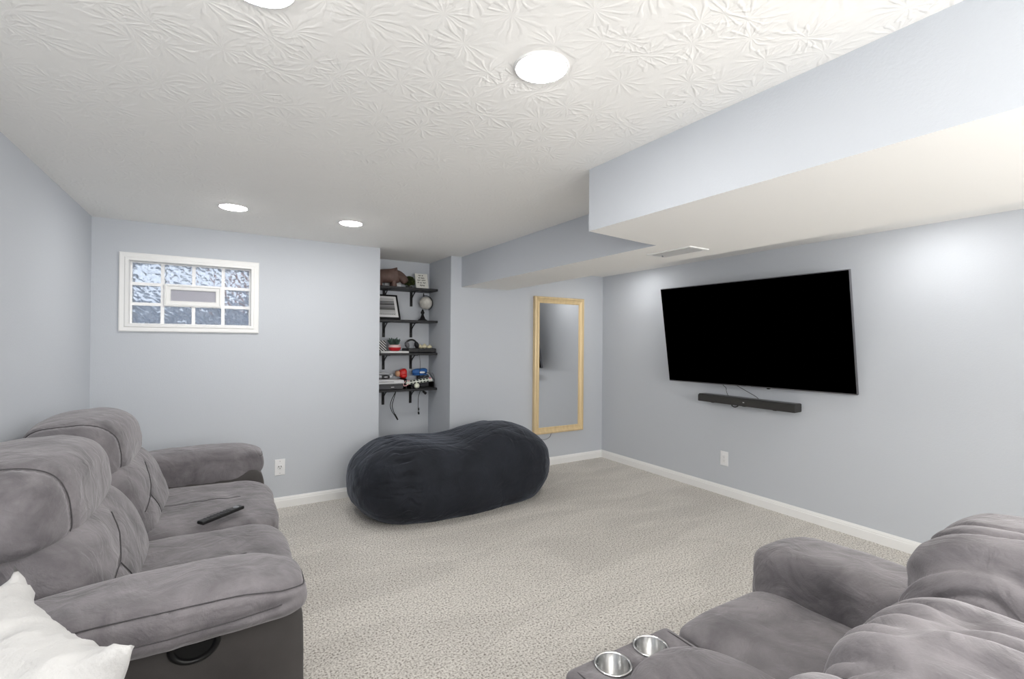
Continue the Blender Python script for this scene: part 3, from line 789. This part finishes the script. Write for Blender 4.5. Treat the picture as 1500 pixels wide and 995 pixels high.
bm = bmesh.new(); lathe(bm, [(0, 0), (.030, 0), (.034, .028), (.030, .028), (.028, .024), (0, .024)], 24); bmesh.ops.recalc_face_normals(bm, faces=bm.faces); obj('pot', bm, mat('dark_ceramic', (52, 50, 46), .5), t, True)
# white card behind the head
t = put('white_card', 'plain white folded card standing behind the figurine head', 'card', 1.465, 4.735, 0, .05)
bm = bmesh.new(); box(bm, (-.085, -.002, 0), (.085, .002, .125), mtx=Matrix.Rotation(-.12, 4, 'X')); obj('front', bm, M_white, t)
# quote sign with five lines of brush lettering
t = put('quote_sign', 'small white sign with five lines of black brush lettering', 'sign', 1.737, 4.655, 0, -.10)
t.rotation_euler = (-.34, 0, -.04); t.location.y = 4.625; t.location.z += .004
boxobj('board', (-.066, -.006, .001), (.066, .010, .168), mat('off_white_paint', (222, 221, 214), .7), t, .001, 1)
def text(body, size, loc, parent, m, align='CENTER', rotx=PI/2, sx=1):
    cu = bpy.data.curves.new('t', 'FONT'); cu.body = body; cu.size = size; cu.align_x = align; cu.extrude = .0004; cu.offset = size*.012
    o = bpy.data.objects.new('t', cu); C.objects.link(o); bpy.context.view_layer.update()
    dg = bpy.context.evaluated_depsgraph_get(); me = bpy.data.meshes.new_from_object(o.evaluated_get(dg)); bpy.data.objects.remove(o)
    me.transform(Matrix.Translation(loc) @ Matrix.Rotation(rotx, 4, 'X') @ Matrix.Diagonal((sx, 1, 1, 1)))
    return finish('lettering', me, m, parent)
M_ink = mat('black_ink', (60, 60, 58), .8)
# the words are not legible in the photograph: brush strokes only, grouped like them
rnd = random.Random(12)
def scribble(parent, rows, y, m, r=.0020):
    bm = bmesh.new()
    for (z, spans, h) in rows:
        for (xa, xb) in spans:
            n = max(3, int((xb-xa)/.0065)); pts = []
            for i in range(n+1):
                pts.append((xa+(xb-xa)*i/n, y, z+(h/2 if i % 2 else -h/2)*rnd.uniform(.4, 1.1)))
            tube(bm, smooth_path(pts, 4), r, 6)
    return obj('lettering', bm, m, parent, True)
scribble(t, [(.146, [(-.030, -.004), (.006, .016)], .014), (.120, [(-.030, -.020), (-.010, .030)], .018), (.093, [(-.046, -.012), (-.002, .040)], .013),
             (.065, [(-.046, -.034), (-.024, -.002), (.010, .040)], .016), (.035, [(-.024, .026)], .016)], -.0065, M_ink)

# framed print
t = put('framed_print', 'black framed black and white patterned print leaning on the second shelf', 'picture', 1.355, 4.66, 1)
t.rotation_euler = (-.48, 0, 0)
fw, fh = .305, .275
t.location = (1.342, 4.575, SH[1]+.006)
bm = bmesh.new(); frame_sweep(bm, fw, fh, [(0, -.012), (0, .008), (.004, .011), (.014, .011), (.017, .006), (.017, -.012)])
f_ = obj('frame', bm, M_black, t); f_.location = (0, 0, fh/2)
boxobj('mat_board', (-fw/2+.015, -.004, .015), (fw/2-.015, .006, fh-.015), mat('white_mat_board', (226, 226, 226), .8), t)
def print_mat():
    m = mat('patterned_print', (205, 205, 208), .8); nt = m.node_tree; b = nt.nodes['Principled BSDF']; L = nt.links.new
    tc = nt.nodes.new('ShaderNodeTexCoord'); sx = nt.nodes.new('ShaderNodeSeparateXYZ'); L(tc.outputs['Object'], sx.inputs[0])
    r = nt.nodes.new('ShaderNodeValToRGB'); r.color_ramp.interpolation = 'CONSTANT'
    st = [(0, 70), (.06, 190), (.10, 80), (.14, 200), (.20, 90), (.24, 170), (.34, 105), (.52, 150), (.58, 110), (.64, 190), (.68, 45), (.76, 160), (.80, 70), (.86, 200), (.90, 60), (.96, 190)]
    mr = nt.nodes.new('ShaderNodeMapRange'); mr.inputs['From Min'].default_value = .045; mr.inputs['From Max'].default_value = .205; L(sx.outputs[2], mr.inputs['Value'])
    e = r.color_ramp.elements
    while len(e) > 1: e.remove(e[-1])
    e[0].position = 0; e[0].color = lin((st[0][1],)*3)
    for p, c in st[1:]:
        q = e.new(p); q.color = lin((c,)*3)
    L(mr.outputs[0], r.inputs[0])
    ck = nt.nodes.new('ShaderNodeTexChecker'); ck.inputs['Scale'].default_value = 110; L(tc.outputs['Object'], ck.inputs['Vector'])
    lt = nt.nodes.new('ShaderNodeMath'); lt.operation = 'LESS_THAN'; lt.inputs[1].default_value = .30; L(mr.outputs[0], lt.inputs[0])
    ml = nt.nodes.new('ShaderNodeMath'); ml.operation = 'MULTIPLY'; L(lt.outputs[0], ml.inputs[0]); L(ck.outputs['Fac'], ml.inputs[1])
    mx = nt.nodes.new('ShaderNodeMix'); mx.data_type = 'RGBA'; L(ml.outputs[0], mx.inputs[0]); L(r.outputs[0], mx.inputs[6]); mx.inputs[7].default_value = lin((215, 215, 215))
    L(mx.outputs[2], b.inputs['Base Color']); return m
boxobj('print', (-fw/2+.042, -.0055, .045), (fw/2-.042, -.0035, fh-.042), print_mat(), t)
# globe
t = put('globe', 'small pale grey globe on a black stand at the right end of the second shelf', 'globe', 1.765, 4.655, 1)
gm = mat('pale_globe', (196, 193, 186), .45, var=.3, vscale=16, detail=6)
bm = bmesh.new(); bmesh.ops.create_uvsphere(bm, u_segments=40, v_segments=24, radius=.066, matrix=Matrix.Translation((.020, 0, .186))); obj('sphere', bm, gm, t, True)
bm = bmesh.new()
ax = Vector((math.sin(-.35), 0, math.cos(.35)))
arc = [(.020+.076*math.sin(a), 0, .186+.076*math.cos(a)) for a in [-.42+PI*k/20 for k in range(21)]]
tube(bm, arc, .004, 8); cyl(bm, (.0, 0, .186+.066), (-.004, 0, .186+.100), .006, n=12)
obj('meridian_arm', bm, M_blackmetal, t, True)
bm = bmesh.new(); lathe(bm, [(0, 0), (.052, 0), (.050, .008), (.030, .020), (.016, .050), (.012, .068), (.018, .078), (.020, .086), (.014, .100), (.008, .115), (0, .122)], 32, Matrix.Translation((-.012, 0, 0))); bmesh.ops.recalc_face_normals(bm, faces=bm.faces); obj('base', bm, M_blackmetal, t, True)

# third shelf
t = put('striped_card', 'black and white striped card at the left end of the third shelf', 'card', 1.300, 4.64, 2)
t.rotation_euler = (-.2, 0, 0)
def stripe_mat():
    m = mat('striped_print', (220, 220, 220), .8); nt = m.node_tree; b = nt.nodes['Principled BSDF']
    tc = nt.nodes.new('ShaderNodeTexCoord'); w = nt.nodes.new('ShaderNodeTexWave'); w.bands_direction = 'DIAGONAL'; w.inputs['Scale'].default_value = 22; w.inputs['Distortion'].default_value = 0
    r = nt.nodes.new('ShaderNodeValToRGB'); r.color_ramp.elements[0].position = .45; r.color_ramp.elements[1].position = .55
    r.color_ramp.elements[0].color = lin((30, 30, 32)); r.color_ramp.elements[1].color = lin((225, 225, 225))
    nt.links.new(tc.outputs['Object'], w.inputs['Vector']); nt.links.new(w.outputs['Fac'], r.inputs[0]); nt.links.new(r.outputs[0], b.inputs['Base Color']); return m
boxobj('face', (-.06, -.004, 0), (.075, .004, .125), stripe_mat(), t, .001, 1)
t = put('potted_succulent', 'dark green succulent in a red and white pot on the third shelf', 'plant', 1.445, 4.60, 2, 0)
t.location.z += .020
bm = bmesh.new(); lathe(bm, [(0, 0), (.040, .0), (.058, .016), (.062, .040), (.054, .060), (.050, .060), (.050, .050), (0, .050)], 32); bmesh.ops.recalc_face_normals(bm, faces=bm.faces)
obj('pot', bm, mat('red_glaze', (196, 36, 46), .35, spec=.5), t, True)
bm = bmesh.new(); lathe(bm, [(.0625, .036), (.0635, .040), (.057, .062), (.0545, .062), (.0545, .058), (.0605, .040)], 32); bmesh.ops.recalc_face_normals(bm, faces=bm.faces)
obj('rim', bm, mat('pale_pink_glaze', (222, 190, 188), .4), t, True)
M_succ = mat('blue_green_leaf', (58, 78, 70), .55, var=.3, vscale=30)
rnd = random.Random(3)
bm = bmesh.new()
for k in range(38):
    a = rnd.uniform(0, 2*PI); el = rnd.uniform(.35, 1.45); ln = rnd.uniform(.055, .085)
    d = Vector((math.cos(a)*math.cos(el), math.sin(a)*math.cos(el), math.sin(el))); b0 = Vector((-.010+math.cos(a)*.01, math.sin(a)*.01, .055))
    cyl(bm, b0, b0+d*ln*.6, .007, .012, 7); cyl(bm, b0+d*ln*.6, b0+d*ln, .012, .002, 7)
obj('leaves', bm, M_succ, t)['kind'] = 'stuff'
t = put('white_case', 'flat white case lying under the red pot on the third shelf', 'case', 1.44, 4.62, 2)
boxobj('body', (-.15, -.085, 0), (.13, .10, .0195), mat('white_gloss_plastic', (225, 226, 226), .3), t, .004)
boxobj('lid_line', (-.1505, -.0855, .009), (.1305, .1005, .0105), M_slot, t)
t = put('games_console', 'flat black box with ribbed sides at the right of the third shelf', 'console', 1.712, 4.66, 2)
boxobj('body', (-.140, -.105, .004), (.152, .105, .046), mat('black_box_plastic', (44, 44, 46), .45), t, .008, 3)
for k in range(3): boxobj('vent_line', (-.1405, -.1058, .013+k*.010), (.03, -.104, .0165+k*.010), M_black, t)
for x in (-.11, .12):
    for y in (-.08, .08): boxobj('foot', (x-.012, y-.012, 0), (x+.012, y+.012, .005), M_black, t)
t = thing('headphones', 'black and grey over ear headphones lying on the black box', 'headphones', (1.632, 4.64, SH[2]+.0462))
bm = bmesh.new(); tube(bm, [(.058*math.cos(a), .005*math.sin(a*3), .030+.056*math.sin(a)) for a in [-.15+(PI+.3)*k/28 for k in range(29)]], .009, 10); obj('headband', bm, M_black, t, True)
for s in (-1, 1):
    bm = bmesh.new(); m4 = Matrix.Translation((s*.050, -.01, .034)) @ Matrix.Rotation(PI/2*.8, 4, 'Y')
    lathe(bm, [(0, -.016), (.026, -.016), (.033, -.008), (.033, .008), (.024, .016), (.012, .010), (0, .010)], 28, m4); bmesh.ops.recalc_face_normals(bm, faces=bm.faces)
    obj('ear_cup', bm, mat('grey_padding' if s < 0 else 'black_padding', (112, 112, 116) if s < 0 else (34, 34, 38), .6), t, True)
tag(tubeobj('headphone_cable', smooth_path([(1.655, 4.60, SH[2]+.055), (1.668, 4.545, SH[2]+.050), (1.672, 4.520, SH[2]+.01), (1.676, 4.518, SH[2]-.05), (1.682, 4.52, SH[2]-.12), (1.680, 4.53, SH[2]-.20), (1.684, 4.55, SH[2]-.26)]), .0022, M_black), 'thin black cable hanging from the third shelf down to the fourth', 'cable')
M_shell = mat('cream_shell', (222, 214, 184), .5, var=.18, vscale=60)
for k, (x, y, s, lb) in enumerate(((1.722, 4.64, 1.0, 'left'), (1.775, 4.65, 1.15, 'middle'), (1.825, 4.635, .9, 'right'))):
    t = thing('seashell', '%s of three small cream shells on the black box' % lb, 'shell', (x, y, SH[2]+.046), k*1.3, 'cream shells on the third shelf')
    bm = bmesh.new(); vsn = []
    for i in range(60):
        a = i*.42; r = .021*s*math.exp(-i*.028); vsn.append((r*math.cos(a), r*math.sin(a), .012*s+i*.00052*s))
    tube(bm, vsn, lambda q, s=s: .0125*s*(1-q)+.001, 10); obj('whorl', bm, M_shell, t, True)
    bm = bmesh.new(); cyl(bm, (0, 0, .0), (.022*s, .008, .012*s), .009*s, .004, 10); obj('lip', bm, M_shell, t)

# fourth shelf
t = put('set_top_box', 'dark grey media box at the left end of the lowest shelf', 'media box', 1.395, 4.65, 3)
boxobj('body', (-.19, -.11, .004), (.122, .11, .056), mat('dark_grey_plastic', (66, 66, 70), .4), t, .004)
boxobj('indicator', (.0, -.1115, .022), (.030, -.109, .027), M_white, t)
boxobj('front_line', (-.189, -.1112, .038), (.121, -.109, .042), M_black, t)
for x in (-.15, .09): boxobj('foot', (x-.015, -.09, 0), (x+.015, .09, .0045), M_black, t)
t = thing('white_console', 'white wedge shaped games console stacked on the dark media box', 'console', (1.40, 4.64, SH[3]+.0562))
bm = bmesh.new(); vs = box(bm, (-.19, -.11, 0), (.125, .11, .050), .006, 3)
for v in bm.verts:
    if v.co.z > .02: v.co.z -= .014*(v.co.x+.19)/.31; v.co.x *= .97
obj('body', bm, mat('white_console_plastic', (214, 214, 216), .35), t)
boxobj('disc_slot', (-.15, -.1115, .020), (.02, -.109, .023), M_slot, t)
t = thing('white_headset', 'white looped headset lying on the white console', 'headset', (1.355, 4.64, SH[3]+.1064))
bm = bmesh.new(); tube(bm, [(.072*math.cos(a), .05*math.sin(a), .030+.014*math.sin(a)) for a in [2*PI*k/36 for k in range(36)]], .014, 12, True); obj('loop', bm, mat('white_soft_plastic', (208, 210, 214), .45), t, True)
bm = bmesh.new(); box(bm, (-.04, -.062, .0), (.04, -.030, .030), .008, 3); obj('pad', bm, M_black, t)
bm = bmesh.new(); box(bm, (-.05, .03, .0), (.05, .058, .030), .008, 3); obj('rear_pad', bm, mat('grey_foam', (96, 96, 100), .8), t)
t = thing('red_glove', 'red padded toy glove on the lowest shelf', 'toy', (1.548, 4.67, SH[3]))
def tw_(P, X):
    X = X.copy(); X[:, 2] *= 1+.35*P[:, 0]; X[:, 1] *= 1+.2*P[:, 0]; return X
M_red = mat('red_vinyl', (196, 34, 30), .4, var=.1, vscale=20)
soft('body', (0, 0, .145), (.045, .045, .048), 2.6, 16, tw_, puff_wr(.003, 20, 2), m=M_red, parent=t)
soft('cuff', (-.048, 0, .146), (.024, .034, .030), 2.6, 12, None, None, m=mat('tan_leather', (196, 150, 118), .6), parent=t)
soft('thumb', (.005, -.045, .125), (.030, .016, .018), 2.3, 10, None, None, m=M_red, parent=t)
soft('bag', (.014, .02, .050), (.038, .055, .0495), 3, 12, None, puff_wr(.004, 20, 8), m=M_black, parent=t)
t = thing('blue_shoe', 'blue slip on shoe with a white stripe at the right of the lowest shelf', 'shoe', (1.728, 4.66, SH[3]+.125))
def shoe_d(P, X):
    X = X.copy(); X[:, 2] += .012*np.clip(P[:, 0], 0, 1)*(P[:, 2] > 0); X[:, 1] *= 1-.25*np.clip(-P[:, 0], 0, 1); return X
M_blue = mat('blue_canvas', (44, 98, 164), .6, var=.12, vscale=20, bump=.0005, bscale=300)
soft('upper', (0, 0, .036), (.080, .034, .031), 2.8, 20, shoe_d, None, m=M_blue, parent=t)
soft('sole', (0, 0, .006), (.082, .036, .008), 4, 14, None, None, m=M_blue, parent=t)
soft('stripe', (.015, -.034, .030), (.030, .004, .010), 3, 10, None, None, m=M_white, parent=t)
t = thing('black_storage_tray', 'black tray full of cables at the right of the lowest shelf', 'tray', (1.690, 4.66, SH[3]))
bm = bmesh.new(); box(bm, (-.085, -.10, 0), (.160, .10, .008), .002, 1)
for a, b in (((-.085, -.10, .0), (-.079, .10, .028)), ((.154, -.10, .0), (.160, .10, .060)), ((-.085, .094, 0), (.160, .10, .060))): box(bm, a, b, .001, 1)
obj('tray', bm, M_black, t)
t2 = thing('black_adapter', 'black power adapter lying in the cable tray', 'adapter', (1.700, 4.66, SH[3]+.008)); t2.rotation_euler = (0, 0, .1)
boxobj('body', (-.085, -.05, 0), (.02, .07, .045), mat('black_soft_plastic', (30, 30, 32), .6), t2, .008, 3)
boxobj('second_block', (.025, -.03, .0), (.12, .07, .117), mat('dark_grey_block', (58, 58, 62), .6), t2, .006, 3)
boxobj('label_panel', (-.075, -.0512, .012), (-.01, -.049, .034), mat('grey_label', (92, 92, 96), .6), t2)
t = thing('power_strip', 'white power strip with dark sockets lying across the lowest shelf', 'power strip', (1.690, 4.580, SH[3]+.058)); t.rotation_euler = (.5, -.10, -.0)
bm = bmesh.new(); box(bm, (-.140, -.022, 0), (.140, .022, .030), .010, 3); obj('body', bm, mat('cream_plastic', (220, 224, 214), .4), t)
for k in range(6):
    bm = bmesh.new(); box(bm, (-.095+k*.034, -.0235, .008), (-.073+k*.034, -.0205, .022), .001, 1); box(bm, (-.095+k*.034, -.012, .0295), (-.073+k*.034, .010, .0312), .0005, 1); obj('socket', bm, mat('dark_green_socket', (48, 56, 48), .6), t)
boxobj('switch', (.108, -.010, .029), (.128, .010, .035), mat('pink_switch', (206, 120, 140), .5), t, .002)
t = thing('white_ball', 'small white ball in front of the power strip', 'ball', (1.660, 4.553, SH[3]))
bm = bmesh.new(); bmesh.ops.create_uvsphere(bm, u_segments=28, v_segments=16, radius=.0275, matrix=Matrix.Translation((0, 0, .0275))); obj('shell', bm, mat('cream_ball', (226, 230, 212), .4), t, True)
bm = bmesh.new(); tube(bm, [(.0278*math.cos(a), .0278*math.sin(a), .0275) for a in [2*PI*k/28 for k in range(28)]], .0008, 6, True); obj('seam_line', bm, mat('pale_seam', (190, 196, 170), .5), t)
rnd = random.Random(8)
M_gcab = mat('grey_cable', (96, 96, 104), .5)
for k, (lb, mm) in enumerate((('grey cable looping highest at the right end of the lowest shelf', M_gcab), ('black cable coiled at the right end of the lowest shelf', M_black), ('white cable looped at the right end of the lowest shelf', M_white))):
    z0 = SH[3]+.003; pts = [(1.74-.01*k, 4.60+.03*k, SH[3]+.10), (1.79, 4.59+.03*k, SH[3]+.135+.02*k), (1.835+.005*k, 4.585+.025*k, SH[3]+.150-.035*k), (1.862, 4.59+.02*k, SH[3]+.09-.01*k), (1.858, 4.595+.02*k, SH[3]+.03), (1.855-.004*k, 4.60+.02*k, z0)]
    tag(tubeobj('cable_loop', smooth_path(pts), .0026, mm), lb, 'cable')
# patterned clutter on top of the strip
t = thing('beaded_bracelet', 'small red and white beaded string beside the power strip', 'bracelet', (1.56, 4.575, SH[3]))
rnd = random.Random(5)
for mm, nm, ph in ((M_red, 'red_beads', 0), (M_white, 'white_beads', 1)):
    bm = bmesh.new()
    for k in range(ph, 26, 2):
        a = 2*PI*k/26; bmesh.ops.create_icosphere(bm, subdivisions=1, radius=.0062, matrix=Matrix.Translation((-.005+.030*math.cos(a), -.0+.010*math.sin(a)-.01, .055+.025*math.sin(a+.6)+.0)))
    obj(nm, bm, mm, t, True)['kind'] = 'stuff'
bm = bmesh.new(); cyl(bm, (-.005, -.012, 0), (-.005, -.012, .09), .006, .004, 10); obj('holder', bm, M_black, t)

# hanging cables below the lowest shelf
z = SH[3]-.022; yf = 4.60
t = thing('hanging_cable', 'pair of black cables hanging below the lowest shelf at left', 'cable', (1.46, yf, z))
for k, dx in enumerate((0, -.018)):
    P_ = [(.0+dx*.1, 0, .022), (.0+dx*.2, 0, -.01), (-.020+dx, .0, -.08), (-.034+dx, 0, -.14), (-.020+dx*.8, 0, -.20), (.004+dx*.3, 0, -.245)]
    tubeobj('wire', smooth_path(P_), .0038, M_black if k == 0 else M_blackmetal, t)
bm = bmesh.new(); cyl(bm, (-.006, 0, -.232), (.024, 0, -.285), .009, .007, 12); obj('plug', bm, M_black, t, True)
t = thing('hanging_cable', 'thin black cable with a small plug hanging below the lowest shelf at right', 'cable', (1.70, yf, z))
tubeobj('wire', smooth_path([(.018, 0, .022), (.010, 0, -.02), (-.004, 0, -.07), (-.006, 0, -.14), (-.004, 0, -.20), (-.002, 0, -.225)]), .003, M_black, t)
bm = bmesh.new(); cyl(bm, (-.002, 0, -.180), (.000, 0, -.206), .0075, n=12); obj('bead', bm, M_black, t, True)
bm = bmesh.new(); cyl(bm, (-.002, 0, -.222), (.002, 0, -.246), .009, n=12); obj('plug', bm, M_black, t, True)
t = thing('cable_connector', 'stubby black connector drooping under the front of the lowest shelf', 'connector', (1.72, yf, z))
tubeobj('wire', smooth_path([(-.03, 0, .022), (-.01, 0, -.004), (.015, 0, -.008), (.028, 0, -.02)]), .004, M_black, t)
bm = bmesh.new(); cyl(bm, (.024, 0, -.014), (.056, 0, -.040), .011, .014, 14); obj('plug', bm, M_black, t, True)
